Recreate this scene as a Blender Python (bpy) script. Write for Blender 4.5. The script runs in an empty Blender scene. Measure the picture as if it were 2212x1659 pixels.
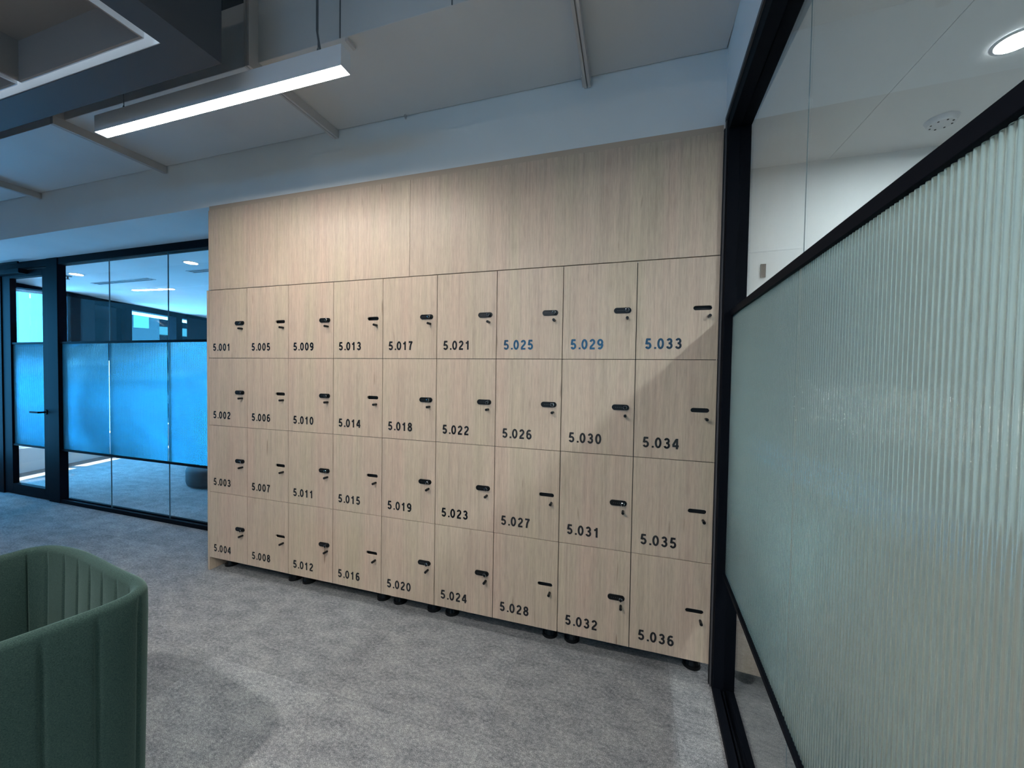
import bpy, bmesh, math, random
from mathutils import Matrix, Vector
random.seed(5)
sc = bpy.context.scene
COL = sc.collection

# ------------------------------------------------------------------ camera
F_PX, YAW, PITCH, ROLL = 826.03, 0.2996129, -0.0254618, -0.0156592
CAM = Vector((2.702195, -1.852399, 1.363097))
cam_d = bpy.data.cameras.new('camera')
cam_d.sensor_fit = 'HORIZONTAL'; cam_d.sensor_width = 36.0
cam_d.lens = F_PX / 2212.0 * 36.0
cam_d.clip_start = 0.02; cam_d.clip_end = 500
cam = bpy.data.objects.new('camera', cam_d); COL.objects.link(cam)
Rw = Matrix.Rotation(YAW, 3, 'Z') @ Matrix.Rotation(PITCH, 3, 'X') @ Matrix.Rotation(ROLL, 3, 'Y')
rt, fw, up = Rw.col[0], Rw.col[1], Rw.col[2]
m = Matrix((( rt.x, up.x, -fw.x, CAM.x), (rt.y, up.y, -fw.y, CAM.y), (rt.z, up.z, -fw.z, CAM.z), (0, 0, 0, 1)))
cam.matrix_world = m
sc.camera = cam

# ------------------------------------------------------------------ view
sc.view_settings.view_transform = 'Standard'
sc.view_settings.look = 'None'
sc.view_settings.gamma = 1.0
sc.view_settings.use_curve_mapping = False
sc.view_settings.exposure = 0.0
sc.cycles.use_denoising = True
sc.cycles.max_bounces = 14
sc.cycles.diffuse_bounces = 5
sc.cycles.glossy_bounces = 6
sc.cycles.transmission_bounces = 12
sc.cycles.transparent_max_bounces = 16
sc.cycles.sample_clamp_indirect = 6.0

# ------------------------------------------------------------------ sky, sun
SKY_COL = (0.07, 0.47, 1.0); SKY_STR = 46.0
w = bpy.data.worlds.new('sky'); sc.world = w; w.use_nodes = True
bg = w.node_tree.nodes['Background']
bg.inputs['Color'].default_value = (*SKY_COL, 1); bg.inputs['Strength'].default_value = SKY_STR

WD = Vector((-0.31, 0.95, 0)).normalized()          # along the slanting window wall
WN = Vector((WD.y, -WD.x, 0))                        # into the room
WA = Vector((-4.70, 0.87, 0))
sun_d = bpy.data.lights.new('sun', 'SUN'); sun_d.energy = 34.0; sun_d.angle = 0.009
sun_d.color = (1.0, 0.97, 0.92)
sun = bpy.data.objects.new('sun', sun_d); COL.objects.link(sun)
sdir = (WN * 1.0 + WD * 0.04 + Vector((0, 0, -1.68))).normalized()
sun.rotation_euler = sdir.to_track_quat('-Z', 'Y').to_euler()
sun.location = (-8, 0, 12)

def area_light(name, loc, direction, sx, sy, energy=0, color=(1, 1, 1), portal=False):
    d = bpy.data.lights.new(name, 'AREA'); d.shape = 'RECTANGLE'; d.size = sx; d.size_y = sy
    d.energy = energy; d.color = color
    if portal: d.cycles.is_portal = True
    o = bpy.data.objects.new(name, d); COL.objects.link(o)
    o.location = loc
    o.rotation_euler = Vector(direction).to_track_quat('-Z', 'Y').to_euler()
    return o
# window openings guide the daylight in (portals, they give no light of their own)
pc = WA + WD * 0.75 - WN * 0.10
area_light('portal_meeting_room', (pc.x, pc.y, 1.40), WN, 3.9, 2.2, portal=True)
pc = WA - WD * 3.4 - WN * 0.10
area_light('portal_corridor_end', (pc.x, pc.y, 1.40), WN, 4.3, 2.2, portal=True)
area_light('portal_added_window', (1.65, -4.97, 1.925), (0, 1, 0), 2.7, 0.36, portal=True)

# ------------------------------------------------------------------ materials
def mat(name, base=(0.8, 0.8, 0.8), rough=0.5, metal=0.0, spec=0.5, **kw):
    mt = bpy.data.materials.new(name); mt.use_nodes = True
    b = mt.node_tree.nodes['Principled BSDF']
    b.inputs['Base Color'].default_value = (*base, 1)
    b.inputs['Roughness'].default_value = rough
    b.inputs['Metallic'].default_value = metal
    b.inputs['Specular IOR Level'].default_value = spec
    for k, v in kw.items():
        b.inputs[k.replace('_', ' ')].default_value = v
    return mt
def N(mt, t): return mt.node_tree.nodes.new(t)
def Lk(mt, a, b): mt.node_tree.links.new(a, b)
def bsdf(mt): return mt.node_tree.nodes['Principled BSDF']
def mapping(mt, scale, src=None, add=None):
    if src is None:
        g = N(mt, 'ShaderNodeNewGeometry'); src = g.outputs['Position']
    mp = N(mt, 'ShaderNodeMapping'); mp.inputs['Scale'].default_value = scale
    if add is not None:
        v = N(mt, 'ShaderNodeVectorMath'); v.operation = 'ADD'
        Lk(mt, src, v.inputs[0]); Lk(mt, add, v.inputs[1]); src = v.outputs[0]
    Lk(mt, src, mp.inputs['Vector'])
    return mp.outputs['Vector']
def noise(mt, vec, scale=1.0, detail=3, rough=0.55):
    n = N(mt, 'ShaderNodeTexNoise'); n.inputs['Scale'].default_value = scale
    n.inputs['Detail'].default_value = detail; n.inputs['Roughness'].default_value = rough
    Lk(mt, vec, n.inputs['Vector']); return n.outputs['Fac']
def ramp(mt, fac, stops):
    r = N(mt, 'ShaderNodeValToRGB'); e = r.color_ramp.elements
    while len(e) < len(stops): e.new(0.5)
    for i, (p, c) in enumerate(stops):
        e[i].position = p; e[i].color = (*c, 1) if len(c) == 3 else c
    Lk(mt, fac, r.inputs['Fac']); return r.outputs['Color']
def mixc(mt, fac, a, b, mode='MIX'):
    x = N(mt, 'ShaderNodeMix'); x.data_type = 'RGBA'; x.blend_type = mode
    if isinstance(fac, (int, float)): x.inputs[0].default_value = fac
    else: Lk(mt, fac, x.inputs[0])
    for s, v in ((x.inputs[6], a), (x.inputs[7], b)):
        if isinstance(v, tuple): s.default_value = (*v, 1)
        else: Lk(mt, v, s)
    return x.outputs[2]
def math_n(mt, op, a, b=None):
    x = N(mt, 'ShaderNodeMath'); x.operation = op
    for s, v in ((x.inputs[0], a), (x.inputs[1], b)):
        if v is None: continue
        if isinstance(v, (int, float)): s.default_value = v
        else: Lk(mt, v, s)
    return x.outputs[0]
def bump(mt, h, strength, dist=0.001):
    b = N(mt, 'ShaderNodeBump'); b.inputs['Strength'].default_value = strength
    b.inputs['Distance'].default_value = dist
    Lk(mt, h, b.inputs['Height']); Lk(mt, b.outputs['Normal'], bsdf(mt).inputs['Normal'])

def wood_material(name, light=(0.465, 0.368, 0.284)):
    mt = mat(name, light, 0.42, spec=0.35)
    oi = N(mt, 'ShaderNodeObjectInfo')
    cx = N(mt, 'ShaderNodeCombineXYZ')
    rx = math_n(mt, 'MULTIPLY', oi.outputs['Random'], 13.0)
    Lk(mt, rx, cx.inputs[0]); Lk(mt, rx, cx.inputs[2])
    off = cx.outputs[0]
    f1 = noise(mt, mapping(mt, (110, 110, 3.0), add=off), 1, 4, 0.6)
    f2 = noise(mt, mapping(mt, (26, 26, 0.9), add=off), 1, 4, 0.65)
    f3 = noise(mt, mapping(mt, (9, 9, 0.7)), 1, 3)
    f4 = noise(mt, mapping(mt, (210, 210, 14.0), add=off), 1, 3, 0.7)
    c = ramp(mt, f2, [(0.28, tuple(v * 0.74 for v in light)), (0.50, light), (0.72, tuple(min(1, v * 1.16) for v in light))])
    c = mixc(mt, 0.55, c, ramp(mt, f1, [(0.30, tuple(v * 0.78 for v in light)), (0.62, tuple(v * 1.12 for v in light))]))
    tint = ramp(mt, f3, [(0.32, (0.975, 1.015, 0.97)), (0.5, (1, 1, 1)), (0.68, (1.025, 0.975, 0.985))])
    c = mixc(mt, 1.0, c, tint, 'MULTIPLY')
    c = mixc(mt, 1.0, c, ramp(mt, f4, [(0.30, (0.86, 0.85, 0.84)), (0.60, (1.04, 1.04, 1.04))]), 'MULTIPLY')
    fl = noise(mt, mapping(mt, (45, 45, 4.2), add=off), 1, 1, 0.3)
    flk = ramp(mt, fl, [(0.205, (0.45, 0.40, 0.36)), (0.26, (1, 1, 1))])
    c = mixc(mt, 0.75, c, flk, 'MULTIPLY')
    Lk(mt, c, bsdf(mt).inputs['Base Color'])
    bump(mt, f1, 0.12, 0.0006)
    return mt
M = {}
M['wood'] = wood_material('pale_oak_laminate')
M['edge'] = mat('wood_edge_band', (0.42, 0.33, 0.25), 0.55)
M['black'] = mat('black_plastic', (0.004, 0.005, 0.006), 0.35, spec=0.25)
M['wheel'] = mat('dark_code_wheel', (0.05, 0.055, 0.06), 0.4)
M['dial'] = mat('polished_dial_rim', (0.75, 0.77, 0.8), 0.12, 1.0)
M['vinyl'] = mat('black_vinyl_lettering', (0.006, 0.007, 0.010), 0.16, spec=0.6)
M['carcass'] = mat('black_shade_and_parts', (0.010, 0.010, 0.011), 0.6)  # black stands in for shade inside the lockers; also used on small dark parts
M['steel'] = mat('brushed_lock_metal', (0.55, 0.57, 0.6), 0.25, 1.0)
M['frame'] = mat('black_powder_coated_aluminium', (0.0035, 0.0045, 0.007), 0.6, spec=0.03)
M['frame_soft'] = mat('grey_gasket', (0.06, 0.06, 0.065), 0.6)

def plaster(name, col, rough=0.75, amt=0.05):
    mt = mat(name, col, rough, spec=0.25)
    f = noise(mt, mapping(mt, (1.3, 1.3, 1.3)), 1, 3)
    c = ramp(mt, f, [(0.3, tuple(v * (1 - amt) for v in col)), (0.7, tuple(min(1, v * (1 + amt)) for v in col))])
    Lk(mt, c, bsdf(mt).inputs['Base Color'])
    bump(mt, noise(mt, mapping(mt, (180, 180, 180)), 1, 2), 0.12, 0.0006)
    return mt
M['white'] = plaster('white_wall_paint', (0.72, 0.745, 0.74))
M['duct'] = plaster('painted_sheet_duct', (0.60, 0.60, 0.59), 0.55, 0.04)
M['flange'] = plaster('painted_flange_steel', (0.50, 0.475, 0.455), 0.5, 0.08)
M['slab'] = plaster('grey_painted_slab', (0.30, 0.33, 0.36))
M['ceil_room'] = plaster('white_room_ceiling', (0.86, 0.87, 0.87))
M['raft'] = plaster('charcoal_raft_paint', (0.058, 0.064, 0.076), 0.6)
M['baffle'] = plaster('warm_grey_baffle_felt', (0.26, 0.235, 0.225), 0.9)
M['white_metal'] = mat('white_enamel', (0.72, 0.73, 0.75), 0.4)
M['cable'] = mat('grey_cable', (0.08, 0.09, 0.10), 0.5)
M['blind'] = mat('dark_roller_blind', (0.003, 0.008, 0.013), 0.9)
M['column'] = plaster('brown_column_cladding', (0.15, 0.14, 0.15), 0.8, 0.25)
M['concrete'] = plaster('outside_concrete', (0.80, 0.80, 0.78))
M['outglass'] = mat('outside_dark_glass', (0.0004, 0.0016, 0.002), 0.6, spec=0.0)
M['balcony'] = plaster('outside_balcony_render', (0.022, 0.024, 0.016))
M['tower'] = plaster('outside_tower_cladding', (0.002, 0.002, 0.002))
M['tower_win'] = mat('outside_tower_blinds', (0.03, 0.03, 0.02), 0.7)
M['grey_panel'] = plaster('grey_frosted_panel', (0.05, 0.055, 0.06), 0.7, 0.25)
M['green'] = mat('green_wool_felt', (0.034, 0.072, 0.062), 0.95, spec=0.15)
f = noise(M['green'], mapping(M['green'], (420, 420, 900)), 1, 2)
c = ramp(M['green'], f, [(0.30, (0.009, 0.022, 0.019)), (0.72, (0.036, 0.064, 0.054))])
Lk(M['green'], c, bsdf(M['green']).inputs['Base Color']); bump(M['green'], f, 0.6, 0.0015)
bsdf(M['green']).inputs['Sheen Weight'].default_value = 0.22
bsdf(M['green']).inputs['Sheen Roughness'].default_value = 0.4
bsdf(M['green']).inputs['Sheen Tint'].default_value = (0.55, 0.8, 0.72, 1)
M['ottoman'] = mat('navy_upholstery', (0.010, 0.016, 0.024), 0.8)
M['table'] = wood_material('walnut_table_top', (0.15, 0.09, 0.055))

def emit(name, col, st):
    mt = bpy.data.materials.new(name); mt.use_nodes = True; nt = mt.node_tree
    nt.nodes.remove(nt.nodes['Principled BSDF'])
    e = nt.nodes.new('ShaderNodeEmission'); e.inputs['Color'].default_value = (*col, 1); e.inputs['Strength'].default_value = st
    nt.links.new(e.outputs[0], nt.nodes['Material Output'].inputs['Surface']); return mt
M['lamp'] = emit('pendant_diffuser_glow', (1.0, 0.96, 0.91), 115.0)
M['led'] = emit('cove_led_glow', (0.72, 0.88, 1.0), 16.0)
M['downlight'] = emit('downlight_glow', (1.0, 0.93, 0.82), 60.0)
M['spot'] = emit('corridor_spotlight_glow', (1.0, 0.97, 0.94), 2100.0)
M['spot_soft'] = emit('added_fill_glow', (1.0, 0.97, 0.94), 320.0)  # glow of the unseen downlights added as corridor fill
M['roomlight_dim'] = emit('room_downlight_soft_glow', (0.86, 0.95, 1.0), 620.0)
M['roomlight'] = emit('added_room_light_glow', (0.86, 0.95, 1.0), 1500.0)  # glow of the two unseen lights added in the side room

def glass_mat(name, tint, ior=1.5):
    mt = bpy.data.materials.new(name); mt.use_nodes = True; nt = mt.node_tree
    nt.nodes.remove(nt.nodes['Principled BSDF'])
    # Schlick reflectance from the view angle (same on both faces of the pane)
    ge = nt.nodes.new('ShaderNodeNewGeometry'); dp = nt.nodes.new('ShaderNodeVectorMath'); dp.operation = 'DOT_PRODUCT'
    nt.links.new(ge.outputs['Normal'], dp.inputs[0]); nt.links.new(ge.outputs['Incoming'], dp.inputs[1])
    def mm(op, a, b=None):
        x = nt.nodes.new('ShaderNodeMath'); x.operation = op
        for k_, v_ in ((0, a), (1, b)):
            if v_ is None: continue
            if isinstance(v_, (int, float)): x.inputs[k_].default_value = v_
            else: nt.links.new(v_, x.inputs[k_])
        return x.outputs[0]
    c_ = mm('ABSOLUTE', dp.outputs['Value'])
    r0 = ((ior - 1) / (ior + 1)) ** 2
    fr_ = mm('ADD', mm('MULTIPLY', mm('POWER', mm('SUBTRACT', 1.0, c_), 5.0), 1 - r0), r0)
    tr = nt.nodes.new('ShaderNodeBsdfTransparent'); tr.inputs['Color'].default_value = (*tint, 1)
    gl = nt.nodes.new('ShaderNodeBsdfGlossy'); gl.inputs['Roughness'].default_value = 0.0
    mx = nt.nodes.new('ShaderNodeMixShader')
    nt.links.new(fr_, mx.inputs[0]); nt.links.new(tr.outputs[0], mx.inputs[1]); nt.links.new(gl.outputs[0], mx.inputs[2])
    nt.links.new(mx.outputs[0], nt.nodes['Material Output'].inputs['Surface'])
    return mt
M['glass'] = glass_mat('clear_glass', (0.965, 0.985, 0.98))
M['tinted'] = glass_mat('dark_tinted_glass', (0.05, 0.05, 0.055), 1.28)
M['solar'] = glass_mat('solar_control_glass', (0.11, 0.11, 0.11))
M['solar_light'] = glass_mat('light_solar_control_glass', (0.66, 0.66, 0.66))
M['street'] = glass_mat('added_window_glass', (0.38, 0.38, 0.38))  # pane of the window added behind the camera
M['joint'] = mat('glass_joint_silicone', (0.05, 0.09, 0.11), 0.3)
def film_mat(name, milk, col, rough, front=0.4):
    mt = bpy.data.materials.new(name); mt.use_nodes = True; nt = mt.node_tree
    nt.nodes.remove(nt.nodes['Principled BSDF'])
    g = nt.nodes.new('ShaderNodeBsdfGlass'); g.inputs['IOR'].default_value = 1.28; g.inputs['Roughness'].default_value = rough
    g.inputs['Color'].default_value = (*col, 1)
    t = nt.nodes.new('ShaderNodeBsdfTranslucent'); t.inputs['Color'].default_value = (*col, 1)
    d = nt.nodes.new('ShaderNodeBsdfDiffuse'); d.inputs['Color'].default_value = (*col, 1)
    m2 = nt.nodes.new('ShaderNodeMixShader'); m2.inputs[0].default_value = front
    mx = nt.nodes.new('ShaderNodeMixShader'); mx.inputs[0].default_value = milk
    nt.links.new(t.outputs[0], m2.inputs[1]); nt.links.new(d.outputs[0], m2.inputs[2])
    nt.links.new(g.outputs[0], mx.inputs[1]); nt.links.new(m2.outputs[0], mx.inputs[2])
    nt.links.new(mx.outputs[0], nt.nodes['Material Output'].inputs['Surface'])
    return mt
M['film_blue_lit'] = film_mat('reeded_film_blue_light_tint', 0.10, (0.50, 0.85, 0.95), 0.06, 0.05)  # same film as the right wall, with blue room light tinted into its colour
M['film'] = film_mat('reeded_film', 0.08, (0.90, 0.98, 0.97), 0.13)

def carpet():
    mt = mat('grey_carpet_tiles', (0.2, 0.2, 0.2), 0.95, spec=0.1)
    g = N(mt, 'ShaderNodeNewGeometry'); P = g.outputs['Position']
    T = 0.6875
    sp = N(mt, 'ShaderNodeSeparateXYZ'); Lk(mt, P, sp.inputs[0])
    u = math_n(mt, 'DIVIDE', math_n(mt, 'SUBTRACT', sp.outputs[0], 2.9), T)
    v = math_n(mt, 'DIVIDE', math_n(mt, 'SUBTRACT', sp.outputs[1], 0.13), T)
    iu = math_n(mt, 'FLOOR', u); iv = math_n(mt, 'FLOOR', v)
    cb = N(mt, 'ShaderNodeCombineXYZ'); Lk(mt, iu, cb.inputs[0]); Lk(mt, iv, cb.inputs[1])
    wn = N(mt, 'ShaderNodeTexWhiteNoise'); Lk(mt, cb.outputs[0], wn.inputs['Vector'])
    rnd = wn.outputs['Value']
    # mottle drawn out along each tile's run
    mo = noise(mt, mapping(mt, (7, 14, 5), src=P), 1, 5, 0.62)
    mo2 = noise(mt, mapping(mt, (62, 90, 40), src=P), 1, 4, 0.7)
    fi = noise(mt, mapping(mt, (330, 330, 330), src=P), 1, 2, 0.6)
    c = ramp(mt, mo, [(0.32, (0.135, 0.139, 0.149)), (0.5, (0.262, 0.264, 0.267)), (0.68, (0.385, 0.382, 0.370))])
    c = mixc(mt, 0.55, c, ramp(mt, mo2, [(0.32, (0.092, 0.096, 0.108)), (0.53, (0.275, 0.277, 0.279)), (0.70, (0.48, 0.475, 0.46))]))
    c = mixc(mt, 1.0, c, ramp(mt, fi, [(0.28, (0.45, 0.45, 0.46)), (0.52, (0.95, 0.95, 0.95)), (0.75, (1.7, 1.7, 1.68))]), 'MULTIPLY')
    tone = N(mt, 'ShaderNodeMapRange'); Lk(mt, rnd, tone.inputs[0]); tone.inputs[3].default_value = 0.90; tone.inputs[4].default_value = 1.10
    tc = N(mt, 'ShaderNodeCombineColor')
    for i in range(3): Lk(mt, tone.outputs[0], tc.inputs[i])
    c = mixc(mt, 1.0, c, tc.outputs[0], 'MULTIPLY')
    # seams
    def seam(x):
        fr = math_n(mt, 'FRACT', x)
        d = math_n(mt, 'MINIMUM', fr, math_n(mt, 'SUBTRACT', 1.0, fr))
        return math_n(mt, 'LESS_THAN', d, 0.0022)
    sm = math_n(mt, 'MAXIMUM', seam(u), seam(v))
    c = mixc(mt, math_n(mt, 'MULTIPLY', sm, 0.22), c, (0.07, 0.07, 0.075))
    Lk(mt, c, bsdf(mt).inputs['Base Color'])
    bump(mt, fi, 0.5, 0.003)
    return mt
M['carpet'] = carpet()

# ------------------------------------------------------------------ mesh helpers
def mesh_obj(name, bm, material, parent=None, smooth=False, kind=None):
    me = bpy.data.meshes.new(name)
    bmesh.ops.recalc_face_normals(bm, faces=bm.faces[:])
    bm.to_mesh(me); bm.free()
    if smooth:
        for pl in me.polygons: pl.use_smooth = True
    o = bpy.data.objects.new(name, me); COL.objects.link(o)
    me.materials.append(material)
    if parent is not None: o.parent = parent
    if kind: o['kind'] = kind
    return o
def tag(o, label=None, cat=None, group=None, kind=None):
    if label: o['label'] = label
    if cat: o['category'] = cat
    if group: o['group'] = group
    if kind: o['kind'] = kind
    return o
def empty(name, loc, rz=0.0):
    o = bpy.data.objects.new(name, None); COL.objects.link(o); o.empty_display_size = 0.1
    o.location = loc; o.rotation_euler = (0, 0, rz); return o
def box(bm, x0, x1, y0, y1, z0, z1, bev=0.0):
    r = bmesh.ops.create_cube(bm, size=1.0)
    for v in r['verts']:
        v.co = Vector(((x0 + x1) / 2 + v.co.x * (x1 - x0), (y0 + y1) / 2 + v.co.y * (y1 - y0), (z0 + z1) / 2 + v.co.z * (z1 - z0)))
    if bev > 0:
        es = list({e for v in r['verts'] for e in v.link_edges})
        bmesh.ops.bevel(bm, geom=es, offset=bev, segments=2, affect='EDGES', profile=0.6)
def cyl(bm, c0, c1, r0, r1=None, seg=20, caps=True):
    c0, c1 = Vector(c0), Vector(c1); r1 = r0 if r1 is None else r1
    d = c1 - c0; q = d.to_track_quat('Z', 'Y').to_matrix()
    a, b = [], []
    for i in range(seg):
        t = 2 * math.pi * i / seg; o = q @ Vector((math.cos(t), math.sin(t), 0))
        a.append(bm.verts.new(c0 + o * r0)); b.append(bm.verts.new(c1 + o * r1))
    for i in range(seg):
        j = (i + 1) % seg; bm.faces.new((a[i], a[j], b[j], b[i]))
    if caps: bm.faces.new(a[::-1]); bm.faces.new(b)
def bx(name, dims, material, parent=None, bev=0.0, kind=None):
    bm = bmesh.new(); box(bm, *dims, bev=bev); return mesh_obj(name, bm, material, parent, kind=kind)
def wall_with_holes(name, origin, d, n, thick, L, H, holes, material, z0=0.0, parent=None):
    """upright wall running along d from origin, back side along -n, with rectangular holes (t0,t1,z0,z1)"""
    ts = sorted({0.0, L, *[h[0] for h in holes], *[h[1] for h in holes]})
    zs = sorted({z0, H, *[h[2] for h in holes], *[h[3] for h in holes]})
    ts = [t for t in ts if 0 <= t <= L]; zs = [z for z in zs if z0 <= z <= H]
    bm = bmesh.new()
    for i in range(len(ts) - 1):
        for j in range(len(zs) - 1):
            tm, zm = (ts[i] + ts[i + 1]) / 2, (zs[j] + zs[j + 1]) / 2
            if any(h[0] < tm < h[1] and h[2] < zm < h[3] for h in holes): continue
            vs = []
            for (t, k, z) in ((ts[i], 0, zs[j]), (ts[i + 1], 0, zs[j]), (ts[i + 1], 0, zs[j + 1]), (ts[i], 0, zs[j + 1]),
                              (ts[i], 1, zs[j]), (ts[i + 1], 1, zs[j]), (ts[i + 1], 1, zs[j + 1]), (ts[i], 1, zs[j + 1])):
                p = Vector(origin) + Vector(d) * t - Vector(n) * thick * k; p.z = z
                vs.append(bm.verts.new(p))
            for fidx in ((0, 1, 2, 3), (7, 6, 5, 4), (0, 4, 5, 1), (1, 5, 6, 2), (2, 6, 7, 3), (3, 7, 4, 0)):
                bm.faces.new([vs[q] for q in fidx])
    bmesh.ops.remove_doubles(bm, verts=bm.verts[:], dist=1e-5)
    # drop inner faces shared by two cells
    seen = {}
    for fc in bm.faces: seen.setdefault(tuple(sorted(v.index for v in fc.verts)), []).append(fc)
    bm.verts.index_update(); seen = {}
    for fc in bm.faces: seen.setdefault(frozenset(v.index for v in fc.verts), []).append(fc)
    dead = [fc for k, l in seen.items() if len(l) > 1 for fc in l]
    if dead: bmesh.ops.delete(bm, geom=dead, context='FACES')
    return mesh_obj(name, bm, material, parent, kind=None if parent else 'structure')

# ================================================================== ROOM SHELL
bx('floor', (-7.5, 8, -5.2, 7, -0.1, 0), M['carpet'], kind='structure')
def clipped_slab(name, x1, y0, y1, z0, z1, material, inset=0.0):
    # slab whose left end follows the slanting window wall
    def xw(y): return WA.x + (y - WA.y) / WD.y * WD.x - inset
    bm = bmesh.new(); lo, hi = [], []
    for z, l in ((z0, lo), (z1, hi)):
        for p in ((xw(y0), y0), (x1, y0), (x1, y1), (xw(y1), y1)): l.append(bm.verts.new((p[0], p[1], z)))
    bm.faces.new(lo[::-1]); bm.faces.new(hi)
    for i in range(4): j = (i + 1) % 4; bm.faces.new((lo[i], lo[j], hi[j], hi[i]))
    return mesh_obj(name, bm, material, kind='structure')
clipped_slab('ceiling', 8, -5.2, 7, 3.35, 3.5, M['slab'], 0.15)
# back wall behind the camera with a strip window added for blue sheen on the numbers, corridor end wall with a tall window
wall_with_holes('wall_back', (-7.2, -5.0, 0), (1, 0, 0), (0, 1, 0), 0.2, 15.2, 3.35, [(7.5, 10.2, 1.75, 2.10)], M['white'])
e = empty('window_13', (1.4, -5.1, 1.95)); e['kind'] = 'structure'  # added window, shaped to give cool fill and sheen on the numbers
bx('pane', (-1.1, 1.6, -0.004, 0.004, -0.2, 0.15), M['street'], e)
# bulkhead over the lockers and the meeting room front; soffit is its underside
clipped_slab('wall_front', 3.12, 0.012, 0.60, 2.447, 3.35, M['white'])
# wall behind the lockers
bx('wall_locker_back', (0.0, 3.2, 0.46, 0.60, 0, 2.447), M['white'], kind='structure')
# meeting room (through the left glass)
RC = 2.42
clipped_slab('ceiling_meeting_room', 0.3, 0.60, 5.2, RC, RC + 0.12, M['ceil_room'])
bx('wall_meeting_far', (-7.2, 0.3, 5.0, 5.2, 0, 3.35), M['white'], kind='structure')
bx('wall_meeting_right', (0.12, 0.3, 0.60, 5.0, 0, 3.35), M['white'], kind='structure')

# window wall of the meeting room, slanting away; t measured from WA along WD
T0 = -6.1
O0 = WA + WD * T0
SILL = 0.336
holes = [(-5.6 - T0, -3.5 - T0, SILL, 2.33), (-3.4 - T0, -1.3 - T0, SILL, 2.33), (-1.2 - T0, -0.50 - T0, SILL, 2.33), (-0.40 - T0, 0.34 - T0, SILL, 2.33), (0.44 - T0, 0.93 - T0, SILL, 2.33), (0.98 - T0, 1.46 - T0, SILL, 1.48), (0.98 - T0, 1.46 - T0, 1.53, 2.33),
         (1.555 - T0, 2.405 - T0, SILL, 2.33), (2.535 - T0, 3.6 - T0, SILL, 2.33)]
wall_with_holes('wall_window_side', O0, WD, WN, 0.16, 10.5, 3.35, holes, M['frame'])
def wbox(bm, t0, t1, n0, n1, z0, z1):
    vs = []
    for z in (z0, z1):
        for (t, k) in ((t0, n0), (t1, n0), (t1, n1), (t0, n1)):
            p = WA + WD * t + WN * k; vs.append(bm.verts.new((p.x, p.y, z)))
    for fidx in ((3, 2, 1, 0), (4, 5, 6, 7), (0, 1, 5, 4), (1, 2, 6, 5), (2, 3, 7, 6), (3, 0, 4, 7)):
        bm.faces.new([vs[q] for q in fidx])
def wb(name, dims, material, parent=None, kind=None):
    bm = bmesh.new(); wbox(bm, *dims); return mesh_obj(name, bm, material, parent, kind=kind)
wb('trim_1', (-6.0, 4.4, 0.0, 0.022, 0.13, SILL), M['white'], kind='structure')     # pale wall lining below the sill
wb('baseboard_meeting_room', (-6.0, 4.4, 0.0, 0.012, 0.0, 0.13), M['concrete'], kind='structure')
wb('trim_2', (-6.0, 4.4, -0.14, 0.025, SILL, SILL + 0.018), M['white'], kind='structure')   # window sill board
# glazing
for k, (a, b, mt_) in enumerate([(-5.6, -3.5, 'solar'), (-3.4, -1.3, 'solar'), (-1.2, -0.50, 'solar_light'), (-0.40, 0.34, 'glass'), (0.44, 0.93, 'glass'), (0.98, 1.46, 'tinted'), (1.555, 2.405, 'glass'), (2.535, 3.6, 'glass')]):
    e = empty('window_%d' % (k + 3), tuple(WA + WD * ((a + b) / 2) - WN * 0.08)); e['kind'] = 'structure'
    def loc(o, e=e):
        for v in o.data.vertices: v.co -= e.location
        return o
    if mt_ == 'tinted':
        loc(wb('pane', (a, b, -0.085, -0.079, 1.53, 2.33), M['tinted'], e)); loc(wb('pane', (a, b, -0.085, -0.079, SILL + 0.018, 1.48), M['glass'], e))
    else: loc(wb('pane', (a, b, -0.085, -0.079, SILL + 0.018, 2.33), M[mt_], e))
# shade slab over the windows, outside
wb('wall_sunshade', (-6.5, 5.5, -1.03, -0.16, 2.40, 2.52), M['concrete'], kind='structure')

# room behind the right glass
bx('wall_side_room_end', (3.20, 8, 0.545, 0.70, 0, 3.35), M['white'], kind='structure')
bx('wall_side_room_far', (6.6, 6.8, -5.0, 0.545, 0, 3.35), M['white'], kind='structure')
bm = bmesh.new(); box(bm, 3.20, 3.656, -5, 0.545, 2.50, 2.62); box(bm, 3.658, 6.6, -5, 0.545, 2.50, 2.62); box(bm, 3.656, 3.658, -5, 0.545, 2.506, 2.62)
mesh_obj('ceiling_side_room', bm, M['ceil_room'], kind='structure')

# ================================================================== RIGHT GLASS WALL (local: s along the run, u outward)
TH = math.atan(0.0357)
wr = empty('window_1', (3.114, 0, 0)); wr['kind'] = 'structure'
wr.rotation_euler = (0, 0, -TH)            # local -Y runs toward the viewer, local +X faces the side room
Lr = 4.9
def rb(name, dims, material, bev=0.0, parent=wr):
    # dims: u0,u1,s0,s1,z0,z1  (s measured toward the viewer)
    return bx(name, (dims[0], dims[1], -dims[3], -dims[2], dims[4], dims[5]), material, parent, bev)
rb('post', (-0.041, 0.042, 0.0, 0.05, 0.0, 2.466), M['frame'], 0.003)
rb('post_gasket', (-0.047, -0.0415, 0.0, 0.012, 0.0, 2.466), M['frame_soft'], 0.001)
rb('head_frame', (-0.041, 0.042, 0.05, Lr, 2.396, 2.466), M['frame'], 0.002)
rb('head_gasket', (-0.048, -0.0415, 0.0, Lr, 2.455, 2.472), M['frame_soft'])
bm = bmesh.new()
for (u0, u1, z1) in ((-0.041, -0.012, 0.028), (-0.004, 0.002, 0.022), (0.008, 0.042, 0.028)):
    box(bm, u0, u1, -Lr, -0.05, 0.0, z1, bev=0.0015)
box(bm, -0.012, 0.008, -Lr, -0.05, 0.0, 0.010)
mesh_obj('floor_track', bm, M['frame'], wr)
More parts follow.
